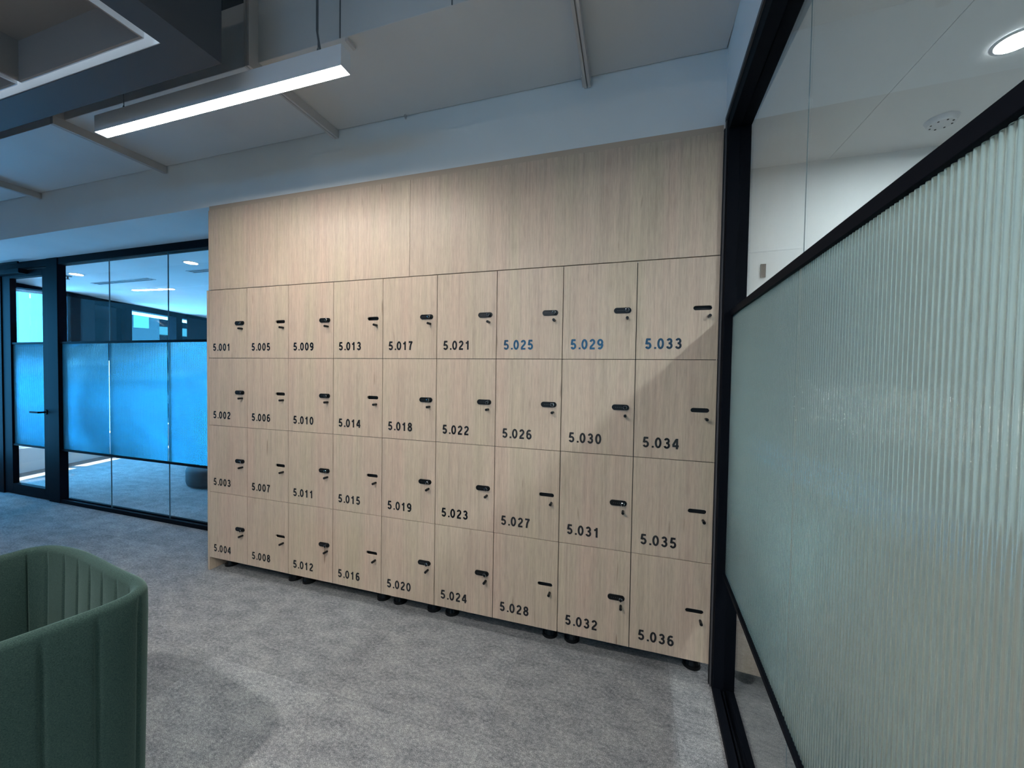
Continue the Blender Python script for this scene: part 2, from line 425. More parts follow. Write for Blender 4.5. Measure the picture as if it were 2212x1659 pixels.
rb('glass_pane', (0.0, 0.004, 0.05, 0.7774, 0.022, 2.396), M['glass'])
rb('glass_pane', (0.0, 0.004, 0.7786, Lr, 0.022, 2.396), M['glass'])
rb('glass_joint', (0.0008, 0.0026, 0.7775, 0.7785, 0.022, 2.396), M['joint'])
rb('rail', (-0.016, 0.008, 0.05, Lr, 1.622, 1.648), M['frame'], 0.001).data.materials[0]
rb('rail', (-0.016, 0.008, 0.05, Lr, 0.515, 0.532), M['frame'], 0.001)
def reeded(name, length, z0, z1, parent, pitch=0.011, depth=0.0028, back=0.0, axis='s', seg=8, s0=0.0):
    """ribbed sheet: half-round ribs on the viewer side, flat back"""
    n = int(length / pitch); bm = bmesh.new(); fr = []
    for i in range(n):
        for k in range(seg):
            a = k / seg; s = s0 + (i + a) * pitch
            fr.append((s, depth * math.sin(math.pi * a) ** 0.75))
    fr.append((s0 + n * pitch, 0.0))
    lo, hi = [], []
    for s, h in fr:
        if axis == 's': p = (-(0.0012 + h) + back, -s)
        else: p = (s, -(0.0012 + h) + back)
        lo.append(bm.verts.new((p[0], p[1], z0))); hi.append(bm.verts.new((p[0], p[1], z1)))
    if axis == 's': bp_ = [(back, -s0), (back, -(s0 + n * pitch))]
    else: bp_ = [(s0, back), (s0 + n * pitch, back)]
    b = [bm.verts.new((q[0], q[1], z)) for q in bp_ for z in (z0, z1)]
    for i in range(len(lo) - 1): bm.faces.new((lo[i], lo[i + 1], hi[i + 1], hi[i]))
    bm.faces.new((b[0], b[2], b[3], b[1]))
    bm.faces.new([lo[0], hi[0], b[1], b[0]]); bm.faces.new([lo[-1], b[2], b[3], hi[-1]])
    bm.faces.new(lo + [b[2], b[0]]); bm.faces.new(hi + [b[3], b[1]])
    o = mesh_obj(name, bm, M['film'] if axis == 's' else M['film_blue_lit'], parent)
    for pl in o.data.polygons: pl.use_smooth = len(pl.vertices) == 4 and abs(pl.normal.z) < 0.1 and pl.area < 0.02
    return o
reeded('reeded_film', 0.726, 0.533, 1.621, wr, back=-0.0035, s0=0.05)
reeded('reeded_film', Lr - 0.785, 0.533, 1.621, wr, back=-0.0035, s0=0.781)
# plastered wall over the partition head
bm = bmesh.new(); box(bm, -0.044, 0.06, -4.95, 0.012, 2.472, 3.35)
o = mesh_obj('wall_right', bm, M['white'], kind='structure'); o.location = (3.114, 0, 0); o.rotation_euler = (0, 0, -TH)

# ================================================================== LEFT GLASS WALL
YL = 0.45
wl = empty('window_2', (0, YL, 0)); wl['kind'] = 'structure'
def lb(name, dims, material, bev=0.0, parent=wl):
    return bx(name, (dims[0], dims[1], dims[2], dims[3], dims[4], dims[5]), material, parent, bev)
XR = 0.0
lb('post', (-2.905, -2.725, -0.005, 0.06, 0.0, 2.447), M['frame'], 0.003)
lb('head_frame', (-4.46, XR, 0.0, 0.07, 2.380, 2.447), M['frame'], 0.002)
bm = bmesh.new(); box(bm, -2.725, XR, 0.0, 0.022, 0, 0.036, 0.001); box(bm, -2.725, XR, 0.050, 0.072, 0, 0.036, 0.001); box(bm, -2.725, XR, 0.022, 0.05, 0, 0.012)
mesh_obj('floor_track', bm, M['frame'], wl)
for a, b in ((-2.725, -2.001), (-1.997, -1.199), (-1.195, XR)):
    lb('glass_pane', (a, b, 0.030, 0.038, 0.012, 2.380), M['glass'])
for x in (-1.999, -1.197): lb('glass_joint', (x - 0.002, x + 0.002, 0.030, 0.038, 0.012, 2.380), M['joint'])
lb('rail', (-2.725, XR, 0.010, 0.040, 1.597, 1.617), M['frame'], 0.001)
lb('rail', (-2.725, XR, 0.010, 0.040, 0.524, 0.542), M['frame'], 0.001)
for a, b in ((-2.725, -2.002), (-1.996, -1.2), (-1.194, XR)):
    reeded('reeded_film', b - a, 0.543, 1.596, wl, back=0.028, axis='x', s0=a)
# door in the left glass wall
dl = empty('door_1', (-3.3, YL, 0)); dl['kind'] = 'structure'
def db(name, dims, material, bev=0.0, parent=None):
    return bx(name, (dims[0] + 3.3, dims[1] + 3.3, dims[2], dims[3], dims[4], dims[5]), material, parent or dl, bev)
db('stile', (-2.995, -2.910, 0.004, 0.05, 0.01, 2.36), M['frame'], 0.002)
db('stile', (-3.720, -3.570, 0.004, 0.05, 0.01, 2.36), M['frame'], 0.002)
db('top_rail', (-3.570, -2.995, 0.004, 0.05, 2.290, 2.36), M['frame'], 0.002)
db('bottom_rail', (-3.570, -2.995, 0.004, 0.05, 0.01, 0.115), M['frame'], 0.002)
db('glass_pane', (-3.570, -2.995, 0.026, 0.034, 0.115, 2.290), M['glass'])
db('rail', (-3.570, -2.995, 0.010, 0.036, 1.597, 1.617), M['frame'], 0.001)
db('rail', (-3.570, -2.995, 0.010, 0.036, 0.524, 0.542), M['frame'], 0.001)
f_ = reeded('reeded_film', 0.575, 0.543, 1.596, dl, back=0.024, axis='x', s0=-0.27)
bm = bmesh.new(); cyl(bm, (0.345, 0.004, 0.905), (0.345, -0.05, 0.905), 0.009); box(bm, 0.205, 0.354, -0.060, -0.046, 0.896, 0.914, 0.003)
hd = mesh_obj('handle', bm, M['frame'], dl)
bm = bmesh.new(); cyl(bm, (0.345, 0.004, 0.905), (0.345, -0.004, 0.905), 0.026, seg=24); mesh_obj('handle_rose', bm, M['frame'], hd)
cl = db('door_closer', (-3.70, -3.24, -0.06, 0.003, 2.315, 2.362), M['frame'], 0.004)
db('closer_arm', (-3.66, -3.22, -0.075, -0.061, 2.405, 2.425), M['frame'], 0.002)
lb('door_jamb', (-3.86, -3.722, -0.005, 0.06, 0.0, 2.38), M['frame'], 0.003)
lb('side_pane', (-4.40, -3.86, 0.030, 0.038, 0.03, 2.380), M['glass'])
lb('side_sill', (-4.44, -3.86, 0.0, 0.07, 0.0, 0.03), M['frame'])
lb('side_post', (-4.46, -4.40, 0.0, 0.07, 0.0, 2.447), M['frame'])

# ================================================================== DIGIT LETTERING
def arc(cx, cy, rx, ry, a0, a1, n=22):
    return [(cx + rx * math.cos(math.radians(a0 + (a1 - a0) * i / n)), cy + ry * math.sin(math.radians(a0 + (a1 - a0) * i / n))) for i in range(n + 1)]
SW = 0.196
GL = {
 '0': [arc(.27, .5, .195, .428, 0, 360, 40)],
 '1': [[(.315, 0), (.315, 1.0)], [(.345, .93), (.27, .83), (.19, .765), (.075, .72)]],
 '2': [arc(.275, .715, .175, .212, 172, -28) + [(.36, .50), (.25, .37), (.15, .25), (.10, .14)], [(.03, .074), (.505, .074)]],
 '3': [arc(.265, .730, .158, .196, 165, -88), arc(.265, .296, .186, .222, 92, -165), [(.20, .524), (.285, .524)]],
 '4': [[(.335, .93), (.205, .66), (.045, .335)], [(.0, .285), (.535, .285)], [(.385, 0), (.385, 1.0)]],
 '5': [[(.115, .926), (.475, .926)], [(.165, .99), (.098, .445)], arc(.262, .315, .190, .242, 140, -158)],
 '6': [arc(.275, .318, .186, .244, 0, 360, 36), arc(.30, .56, .215, .37, 52, 190)],
 '7': [[(.03, .926), (.50, .926)], [(.455, .93), (.36, .79), (.275, .58), (.225, .37), (.195, .0)]],
 '8': [arc(.27, .738, .158, .188, 0, 360, 32), arc(.27, .288, .190, .216, 0, 360, 34)],
}
GL['9'] = [[(.54 - x, 1 - y) for x, y in s] for s in GL['6']]
def ribbon(bm, pts, w, sx, ox, oz, y, closed):
    n = len(pts); L, R = [], []
    if closed: pts = pts[:-1]; n -= 1
    for i in range(n):
        a = pts[(i - 1) % n] if (closed or i > 0) else pts[i]
        b = pts[(i + 1) % n] if (closed or i < n - 1) else pts[i]
        dx, dy = b[0] - a[0], b[1] - a[1]; l = math.hypot(dx, dy) or 1
        nx, ny = -dy / l * w / 2, dx / l * w / 2
        L.append(bm.verts.new((ox + (pts[i][0] + nx) * sx, y, oz + (pts[i][1] + ny) * sx)))
        R.append(bm.verts.new((ox + (pts[i][0] - nx) * sx, y, oz + (pts[i][1] - ny) * sx)))
    rng = range(n) if closed else range(n - 1)
    for i in rng:
        j = (i + 1) % n; bm.faces.new((L[i], R[i], R[j], L[j]))
def lettering(text, x, z, h, y, parent):
    bm = bmesh.new(); cx = x; yy = y
    for ch in text:
        if ch == '.':
            q = [bm.verts.new((cx + a * h, yy, z + b * h)) for a, b in ((.045, 0), (.235, 0), (.235, .175), (.045, .175))]
            bm.faces.new(q); cx += 0.335 * h; continue
        for k, s in enumerate(GL[ch]):
            closed = math.hypot(s[0][0] - s[-1][0], s[0][1] - s[-1][1]) < 1e-6
            s = [(a * 1.06, b) for a, b in s]
            ribbon(bm, s, SW, h, cx, z, yy - 0.00002 * k, closed)
        cx += 0.785 * h
    o = mesh_obj('number', bm, M['vinyl'], parent)
    return o

# ================================================================== LOCKERS
CW, RH, ZT = 0.34045, 0.45, 1.89
def pill(cx, cz, hl, r, n=10):
    pts = []
    for k in range(n + 1): a = -math.pi / 2 + math.pi * k / n; pts.append((cx + hl + r * math.cos(a), cz + r * math.sin(a)))
    for k in range(n + 1): a = math.pi / 2 + math.pi * k / n; pts.append((cx - hl + r * math.cos(a), cz + r * math.sin(a)))
    return pts
def door_mesh(w_, h_, hole, thick=0.008):
    bm = bmesh.new(); es = []
    def loop(pts):
        vs = [bm.verts.new((x, 0, z)) for x, z in pts]
        return [bm.edges.new((vs[i], vs[(i + 1) % len(vs)])) for i in range(len(vs))]
    es += loop([(0, 0), (w_, 0), (w_, h_), (0, h_)])
    if hole: es += loop(hole)
    bmesh.ops.triangle_fill(bm, use_beauty=True, edges=es)
    r = bmesh.ops.extrude_face_region(bm, geom=bm.faces[:])
    for v in [g for g in r['geom'] if isinstance(g, bmesh.types.BMVert)]: v.co.y += thick
    return bm
LOCK_COLS = {0, 2, 4, 5, 6, 7}
def is_lock(cn, r):
    if cn in (0, 2, 4, 5, 7): return True
    return cn == 6 and r < 2
units = [(0, 1), (2, 3), (4, 4), (5, 6), (7, 8)]
labels = ['pale oak locker cabinet numbered 5.001 to 5.008, at the glass meeting room end',
          'pale oak locker cabinet two doors wide, numbered 5.009 to 5.016',
          'narrow pale oak locker cabinet one door wide, numbered 5.017 to 5.020',
          'pale oak locker cabinet two doors wide, numbered 5.021 to 5.028',
          'pale oak locker cabinet numbered 5.029 to 5.036, against the black partition post']
for ui, (c0, c1) in enumerate(units):
    X0, X1 = c0 * CW, (c1 + 1) * CW
    root = tag(empty('locker_cabinet', (X0, 0, 0)), labels[ui], 'locker', 'locker cabinets along the wall')
    bx('carcass', (0.004 if c0 else 0.001, X1 - X0 - 0.002, 0.024, 0.455, 0.092, ZT - 0.001), M['carcass'], root)
    if c0 == 0:
        bx('end_panel', (-0.0185, -0.0005, 0.0, 0.43, 0.0, ZT), M['wood'], root, 0.0008)
    for cn in range(c0, c1 + 1):
        for r in range(4):
            num = 1 + cn * 4 + r
            lock = is_lock(cn, r)
            w_, h_ = CW - 0.0032, RH - 0.0026
            px, pz = 0.2735, 0.2255
            hole = None if lock else pill(px, pz, 0.0375 - 0.0098, 0.0098)
            d = mesh_obj('door', door_mesh(w_, h_, hole), M['wood'], root)
            d.location = ((cn - c0) * CW + 0.0016, 0, ZT - (r + 1) * RH + 0.0013)
            bv = d.modifiers.new('edge', 'BEVEL'); bv.width = 0.0007; bv.segments = 1; bv.limit_method = 'ANGLE'
            d['label'] = 'locker door numbered 5.%03d' % num
            lettering('5.%03d' % num, 0.0385, 0.0470, 0.0470, -0.0006, d)
            if lock:
                bm = bmesh.new()
                P_ = pill(px + 0.003, pz, 0.0385 - 0.0125, 0.0125, 12)
                fr_ = [bm.verts.new((x, -0.0045, z)) for x, z in P_]; bk_ = [bm.verts.new((x, -0.0002, z)) for x, z in pill(px + 0.003, pz, 0.0385 - 0.0125, 0.0132, 12)]
                bm.faces.new(fr_)
                for i in range(len(fr_)): j = (i + 1) % len(fr_); bm.faces.new((fr_[i], fr_[j], bk_[j], bk_[i]))
                mesh_obj('combination_lock', bm, M['black'], d)
                bm = bmesh.new(); kx = 0.2975
                cyl(bm, (kx, -0.0045, pz), (kx, -0.019, pz), 0.0088, 0.0082, 24); box(bm, kx - 0.0018, kx + 0.0018, -0.0215, -0.019, pz - 0.0085, pz + 0.0085)
                mesh_obj('lock_knob', bm, M['black'], d)
                bm = bmesh.new(); n_ = 24
                ra = [bm.verts.new((kx + 0.0083 * math.cos(2 * math.pi * q / n_), -0.0194, pz + 0.0083 * math.sin(2 * math.pi * q / n_))) for q in range(n_)]
                rb_ = [bm.verts.new((kx + 0.0066 * math.cos(2 * math.pi * q / n_), -0.0204, pz + 0.0066 * math.sin(2 * math.pi * q / n_))) for q in range(n_)]
                for q in range(n_): bm.faces.new((ra[q], ra[(q + 1) % n_], rb_[(q + 1) % n_], rb_[q]))
                mesh_obj('dial_rim', bm, M['dial'], d)
                bm = bmesh.new()
                for q in range(4):
                    zx = px - 0.019 + q * 0.009; box(bm, zx, zx + 0.0030, -0.0049, -0.0044, pz - 0.0014, pz + 0.0014)
                mesh_obj('code_wheels', bm, M['wheel'], d)
            bm = bmesh.new(); kx = 0.2985; kz = 0.188
            cyl(bm, (kx, 0.0, kz), (kx, -0.029, kz), 0.0062, 0.0066, 16)
            mesh_obj('pull_peg', bm, M['black'], d)
    # adjustable feet
    ft = [0.06, X1 - X0 - 0.055]
    for fx in ft:
        for fy in (0.105, 0.38):
            bm = bmesh.new(); cyl(bm, (fx, fy, 0.0), (fx, fy, 0.014), 0.040, 0.038, 28); cyl(bm, (fx, fy, 0.014), (fx, fy, 0.034), 0.034, 0.026, 24)
            cyl(bm, (fx, fy, 0.034), (fx, fy, 0.092), 0.028, 0.034, 24)
            mesh_obj('foot', bm, M['black'], root)

# filler panels above the lockers
for (a, b, lab) in ((0.0, 1.5300, 'broad pale oak panel above lockers 5.001 to 5.017'), (1.5318, 3.062, 'broad pale oak panel above lockers 5.021 to 5.033, beside the glass partition')):
    o = bx('oak_panel', (0, b - a, 0, 0.018, 0, 0.5240), M['wood'], bev=0.0008); o.location = (a, 0.0, 1.8925)
    tag(o, lab, 'wall panel', 'oak panels above the lockers')
o = bx('trim_3', (0.0, 3.062, 0.006, 0.40, 2.4166, 2.447), M['edge'], kind='structure')
bx('trim_4', (3.0645, 3.0725, 0.004, 0.02, 0.0, 2.43), M['carcass'], kind='structure')

# ================================================================== AIR DUCT
du = tag(empty('air_duct', (0.5, -0.245, 2.77)), 'wide white painted rectangular air duct running overhead along the lockers', 'duct')
ox, oy, oz = 0.5, -0.245, 2.77
bx('duct_body', (-4.15 - ox, 3.065 - ox, -0.495 - oy, 0.008 - oy, 0.0, 0.292), M['duct'], du, 0.003)
for fx in (-1.90, -0.425, 1.03, 2.478):
    bm = bmesh.new()
    for a, b in ((-0.0155, -0.0025), (0.0025, 0.0155)):
        box(bm, fx + a - ox, fx + b - ox, -0.542 - oy, 0.016 - oy - 0.006, -0.047, -0.0002, 0.001)
        box(bm, fx + a - ox, fx + b - ox, -0.542 - oy, -0.4955 - oy, -0.0002, 0.34, 0.001)
    box(bm, fx - 0.0025 - ox, fx + 0.0025 - ox, -0.530 - oy, 0.004 - oy, -0.035, -0.0002)
    # corner clamp
    box(bm, fx - 0.022 - ox, fx - 0.0155 - ox, -0.060 - oy, 0.004 - oy, -0.045, -0.012)
    mesh_obj('flange', bm, M['flange'], du)
# standing seams on the duct front
for sx_ in (1.500, 2.02):
    bx('duct_seam', (sx_ - 0.002 - ox, sx_ + 0.002 - ox, -0.4985 - oy, -0.4952 - oy, 0.0, 0.292), M['cable'], du)
bx('duct_clip', (1.494 - ox, 1.50 - ox, -0.006 - oy, 0.004 - oy, -0.022, -0.0005), M['flange'], du)
bx('duct_clip', (1.52 - ox, 1.535 - ox, -0.49 - oy, -0.44 - oy, -0.012, -0.0005), M['flange'], du)
# hangers up to the slab
for hx in (-3.0, -0.9, 0.75, 2.25):
    for hy in (-0.45, -0.05):
        bm = bmesh.new(); cyl(bm, (hx - ox, hy - oy, 0.292), (hx - ox, hy - oy, 0.58), 0.005, seg=8); mesh_obj('hanger_rod', bm, M['steel'], du)

# ================================================================== PENDANT LIGHTS
def pendant(x0, x1, y0, y1, z, label, group=None):
    L_, W_ = x1 - x0, y1 - y0
    r = tag(empty('pendant_light', (x0, y0, z)), label, 'light', group)
    H_ = 0.078
    bm = bmesh.new()
    box(bm, 0, L_, 0, 0.0015, 0.0, H_); box(bm, 0, L_, W_ - 0.0015, W_, 0.0, H_)
    box(bm, 0, 0.0015, 0.0015, W_ - 0.0015, 0.0, H_); box(bm, L_ - 0.0015, L_, 0.0015, W_ - 0.0015, 0.0, H_)
    box(bm, 0.0015, L_ - 0.0015, 0.0015, W_ - 0.0015, H_ - 0.002, H_)
    mesh_obj('housing', bm, M['white_metal'], r)
    bx('diffuser', (0.0018, L_ - 0.0018, 0.0018, W_ - 0.0018, 0.001, 0.006), M['lamp'], r)
    for cx in (0.17, L_ - 0.13):
        bm = bmesh.new(); cyl(bm, (cx, W_ / 2, H_ + 0.03), (cx, W_ / 2, 3.35 - z), 0.0016, seg=8)
        cyl(bm, (cx - 0.012, W_ / 2, H_), (cx, W_ / 2, H_ + 0.03), 0.0028, 0.0035, seg=8); cyl(bm, (cx + 0.012, W_ / 2, H_), (cx, W_ / 2, H_ + 0.03), 0.0015, seg=8)
        mesh_obj('suspension_wire', bm, M['cable'], r)
    bm = bmesh.new(); cyl(bm, (L_ - 0.115, W_ / 2, H_), (L_ - 0.135, W_ / 2, H_ + 0.1), 0.004, seg=8); cyl(bm, (L_ - 0.135, W_ / 2, H_ + 0.1), (L_ - 0.135, W_ / 2, 3.35 - z), 0.004, seg=8)
    mesh_obj('power_cord', bm, M['cable'], r)
    return r
pendant(0.6, 2.2, -3.45, -3.40, 2.75, 'added white pendant light, lit, unseen fill behind the viewer')  # unseen copy of the pendant, added to brighten the corridor
pendant(0.207, 1.651, -0.662, -0.612, 2.50, 'long slim white pendant light, lit, hanging in front of the duct over the lockers')
# behind the viewer: a spotlight throws the chair's shadow; added downlights give neutral fill
def downlight(name, x, y, z, r_, material, label, group=None, drop=0.0, cat='light'):
    o = tag(empty(name, (x, y, z)), label, cat, group)
    bm = bmesh.new()
    n = 32; rings = [(r_ * 1.22, -0.001), (r_ * 1.20, -0.005), (r_, -0.006), (r_, -0.001)]
    vv = [[bm.verts.new((a * math.cos(2 * math.pi * i / n), a * math.sin(2 * math.pi * i / n), h)) for i in range(n)] for a, h in rings]
    for k in range(3):
        for i in range(n): j = (i + 1) % n; bm.faces.new((vv[k][i], vv[k][j], vv[k + 1][j], vv[k + 1][i]))
    mesh_obj('bezel', bm, M['white_metal'], o)
    bm = bmesh.new(); cyl(bm, (0, 0, -0.0045), (0, 0, -0.0015), r_ * 0.98, seg=32); mesh_obj('lens', bm, material, o)
    return o
for dx, dy, dl_ in ((2.3, -3.0, 'added unseen fill downlight behind the viewer, nearer the glass partition'), (-0.4, -3.2, 'added unseen fill downlight behind the viewer, nearer the windows'), (-2.3, -2.9, 'added unseen fill downlight beside the window wall')):
    downlight('downlight', dx, dy, 3.35, 0.06, M['spot_soft'], dl_)  # unseen, added to raise the neutral light in the corridor
tr = tag(empty('track_light', (1.48, -2.28, 2.66)), 'white cylinder spotlight hanging on a stem behind the green chair', 'light')
bm = bmesh.new(); cyl(bm, (0, 0, 0.0), (0, 0, 0.14), 0.055, seg=28, caps=False); cyl(bm, (0, 0, 0.139), (0, 0, 0.14), 0.055, seg=28); cyl(bm, (0, 0, 0.14), (0, 0, 0.69), 0.008, seg=10); mesh_obj('can', bm, M['white_metal'], tr)
bm = bmesh.new(); cyl(bm, (0, 0, 0.01), (0, 0, 0.014), 0.05, seg=28); mesh_obj('lens', bm, M['spot'], tr)

# ================================================================== CEILING RAFT with lit cove
rf = tag(empty('ceiling_raft', (0.0, -1.6, 2.5)), 'charcoal framed hanging ceiling raft with a glowing white cove and grey felt baffle boxes', 'ceiling raft')
def rbx(name, d, material, parent=rf, bev=0.0):
    return bx(name, (d[0], d[1], d[2] + 1.6, d[3] + 1.6, d[4] - 2.5, d[5] - 2.5), material, parent, bev)
bm = bmesh.new()
def rfb(x0, x1, y0, y1, z0, z1): box(bm, x0, x1, y0 + 1.6, y1 + 1.6, z0 - 2.5, z1 - 2.5)
XO, XI, YO, YI = 1.225, 1.107, -0.790, -0.912
rfb(-3.50, XO, YI, YO, 2.5, 3.02); rfb(XI, XO, -2.10, YI, 2.5, 3.02); rfb(-3.60, -3.50, -2.22, YO, 2.5, 3.02); rfb(-3.50, XO, -2.22, -2.10, 2.5, 3.02)
mesh_obj('raft_frame', bm, M['raft'], rf)
rbx('raft_deck', (-3.50, XI, -2.10, YI, 2.98, 3.02), M['raft'])
# cove faces are painted white
bm = bmesh.new(); rfb(-3.50, XI - 0.0005, YI - 0.003, YI - 0.0005, 2.503, 2.97); rfb(XI - 0.003, XI - 0.0005, -2.10, YI - 0.003, 2.503, 2.97)
mesh_obj('cove_lining', bm, M['white_metal'], rf)
bm = bmesh.new(); rfb(-3.50, 1.085, -0.945, -0.918, 2.70, 2.704); rfb(1.079, 1.104, -2.05, -0.95, 2.70, 2.704)
mesh_obj('led_strip', bm, M['led'], rf)
k = 0
xr = 1.075
for k in range(6):
    xl = xr - 0.731
    bm = bmesh.new()
    rfb(xl, xr, -0.955, -0.948, 2.500, 2.665); rfb(xl, xr, -2.07, -2.063, 2.500, 2.665)
    rfb(xl, xl + 0.007, -2.063, -0.955, 2.500, 2.665); rfb(xr - 0.007, xr, -2.063, -0.955, 2.500, 2.665)
    rfb(xl + 0.007, xr - 0.007, -2.063, -0.955, 2.655, 2.665)
    bb = mesh_obj('baffle_box', bm, M['baffle'], rf)
    bm = bmesh.new(); rfb(xr + 0.0003, xr + 0.0035, -2.07, -0.948, 2.4995, 2.66); rfb(xl, xr, -0.9477, -0.9445, 2.4995, 2.66)
    mesh_obj('baffle_edging', bm, M['white_metal'], bb)
    xr = xl - 0.030
for (hx, hy) in ((1.16, -0.85), (-1.5, -0.85), (1.16, -2.15)):
    bm = bmesh.new(); cyl(bm, (hx, hy + 1.6, 0.52), (hx, hy + 1.6, 0.85), 0.004, seg=8); mesh_obj('suspension_rod', bm, M['steel'], rf)

# ================================================================== GREEN TUB CHAIR
ch = tag(empty('tub_chair', (1.12, -1.42, 0)), 'dark green felt tub chair with a high rounded shell and vertical seams', 'chair')
ctrl = [(0.86, -1.075), (1.00, -1.070), (1.25, -1.105), (1.385, -1.125), (1.448, -1.165), (1.462, -1.235), (1.435, -1.36), (1.385, -1.53), (1.33, -1.70), (1.25, -1.76), (0.95, -1.735), (0.74, -1.70), (0.69, -1.60), (0.735, -1.40), (0.785, -1.20), (0.80, -1.115)]
def catmull(P, n):
    out = []
    m_ = len(P)
    for i in range(m_):
        p0, p1, p2, p3 = [Vector(P[(i + k - 1) % m_]) for k in range(4)]
        for k in range(n):
            t = k / n
            out.append(0.5 * ((2 * p1) + (-p0 + p2) * t + (2 * p0 - 5 * p1 + 4 * p2 - p3) * t * t + (-p0 + 3 * p1 - 3 * p2 + p3) * t ** 3))
    return out
dense = catmull(ctrl, 60)
# resample evenly
al = [0]
for i in range(len(dense)): al.append(al[-1] + (dense[(i + 1) % len(dense)] - dense[i]).length)
per = al[-1]; NS = 720; pts = []
j = 0
for k in range(NS):
    s = per * k / NS
    while al[j + 1] < s: j += 1
    t = (s - al[j]) / (al[j + 1] - al[j]); pts.append(dense[j].lerp(dense[(j + 1) % len(dense)], t))
npan = round(per / 0.088); 
def groove(s):
    d = abs((s / per * npan) % 1 - 0.5) * 2        # 1 at seam... 0 mid panel
    d = (1 - d) * (per / npan) / 2                   # distance from the seam
    return math.exp(-(d / 0.0045) ** 2)
RZ = 0.763; TH_ = 0.034
prof = [(0, 0.06), (0, 0.20), (0, 0.40), (0, 0.55), (0, 0.64), (0, 0.69), (0.0, RZ - 0.017)]
for a in range(1, 8):
    t = math.pi * a / 8; prof.append((TH_ / 2 - TH_ / 2 * math.cos(t), RZ - 0.017 + 0.017 * math.sin(t)))
prof += [(TH_, RZ - 0.017), (TH_, 0.69), (TH_, 0.60), (TH_, 0.50), (TH_, 0.40), (TH_, 0.34)]
bm = bmesh.new(); grid = []
for k in range(NS):
    p = pts[k]; tg = (pts[(k + 1) % NS] - pts[k - 1]).normalized(); nr = Vector((tg.y, -tg.x))  # check side below
    cdir = (Vector((1.1, -1.42)) - p)
    if nr.dot(cdir) < 0: nr = -nr
    g = groove(per * k / NS); row = []
    for (o_, z) in prof:
        fade = min(1, max(0, (RZ - 0.012 - z) / 0.03))
        puff = 0.0022 * math.sin(math.pi * ((per * k / NS) / per * npan % 1)) 
        side = -1 if o_ < TH_ / 2 else 1
        dd = o_ - side * (g * 0.0065 * fade) * -1 if False else o_ + (0.0065 * g * fade - puff * fade) * (1 if side < 0 else -1)
        lean = (RZ - z) * 0.02
        q = p + nr * (dd + lean)
        row.append(bm.verts.new((q.x - 1.12, q.y + 1.42, z)))
    grid.append(row)
for k in range(NS):
    a, b = grid[k], grid[(k + 1) % NS]
    for i in range(len(prof) - 1): bm.faces.new((a[i], b[i], b[i + 1], a[i + 1]))
mesh_obj('shell', bm, M['green'], ch, smooth=True)
bm = bmesh.new(); top = [bm.verts.new((pts[k].x - 1.12 + (Vector((1.1, -1.42)) - pts[k]).normalized().x * 0.045, pts[k].y + 1.42 + (Vector((1.1, -1.42)) - pts[k]).normalized().y * 0.045, 0.42)) for k in range(0, NS, 12)]
bot = [bm.verts.new((v.co.x, v.co.y, 0.20)) for v in top]
bm.faces.new(top); bm.faces.new(bot[::-1])
for i in range(len(top)): j = (i + 1) % len(top); bm.faces.new((top[i], bot[i], bot[j], top[j]))
mesh_obj('seat_cushion', bm, M['green'], ch)
bm = bmesh.new(); box(bm, -0.24, 0.22, -0.22, 0.20, 0.0, 0.075, 0.01); mesh_obj('plinth', bm, M['black'], ch)

# ================================================================== MEETING ROOM THINGS
downlight('downlight', -3.315, 0.85, RC, 0.055, M['downlight'], 'round recessed downlight in the meeting room ceiling, beside the sprinkler head', 'meeting room downlights')
downlight('downlight', -1.482, 0.85, RC, 0.055, M['downlight'], 'round recessed downlight in the meeting room ceiling, nearer the lockers', 'meeting room downlights')
def slot_diffuser(x0, x1, y, label):
    r = tag(empty('air_diffuser', (x0, y, RC)), label, 'air vent', 'slot air diffusers in the meeting room ceiling')
    bm = bmesh.new(); L_ = x1 - x0
    box(bm, 0, L_, -0.045, -0.037, -0.006, -0.0005); box(bm, 0, L_, -0.004, 0.004, -0.006, -0.0005); box(bm, 0, L_, 0.037, 0.045, -0.006, -0.0005)
    box(bm, 0, 0.008, -0.045, 0.045, -0.006, -0.0005); box(bm, L_ - 0.008, L_, -0.045, 0.045, -0.006, -0.0005)
    mesh_obj('vent_frame', bm, M['white_metal'], r)
    bx('vent_slots', (0.008, L_ - 0.008, -0.037, 0.037, -0.0025, -0.0006), M['carcass'], r)
slot_diffuser(-3.75, -2.70, 1.215, 'twin slot air diffuser in the meeting room ceiling between sprinkler and strip light')
slot_diffuser(-1.88, -0.85, 1.10, 'twin slot air diffuser in the meeting room ceiling, partly hidden by the lockers')
r = tag(empty('strip_light', (-3.74, 1.60, RC)), 'recessed linear strip light glowing in the meeting room ceiling', 'light')
r.rotation_euler = (0, 0, 0.10)
bx('strip_frame', (-0.01, 0.67, -0.03, 0.03, -0.004, -0.0005), M['white_metal'], r); bx('strip_lens', (0, 0.66, -0.022, 0.022, -0.006, -0.0042), M['lamp'], r)
r = tag(empty('sprinkler', (-3.543, 0.88, RC)), 'small sprinkler head hanging from the meeting room ceiling', 'sprinkler')
bm = bmesh.new(); cyl(bm, (0, 0, -0.006), (0, 0, -0.0005), 0.035, seg=20); mesh_obj('escutcheon', bm, M['cable'], r)
bm = bmesh.new(); cyl(bm, (0, 0, -0.035), (0, 0, -0.006), 0.008, seg=12); cyl(bm, (0, 0, -0.040), (0, 0, -0.035), 0.016, seg=16); mesh_obj('sprinkler_nozzle', bm, M['cable'], r)
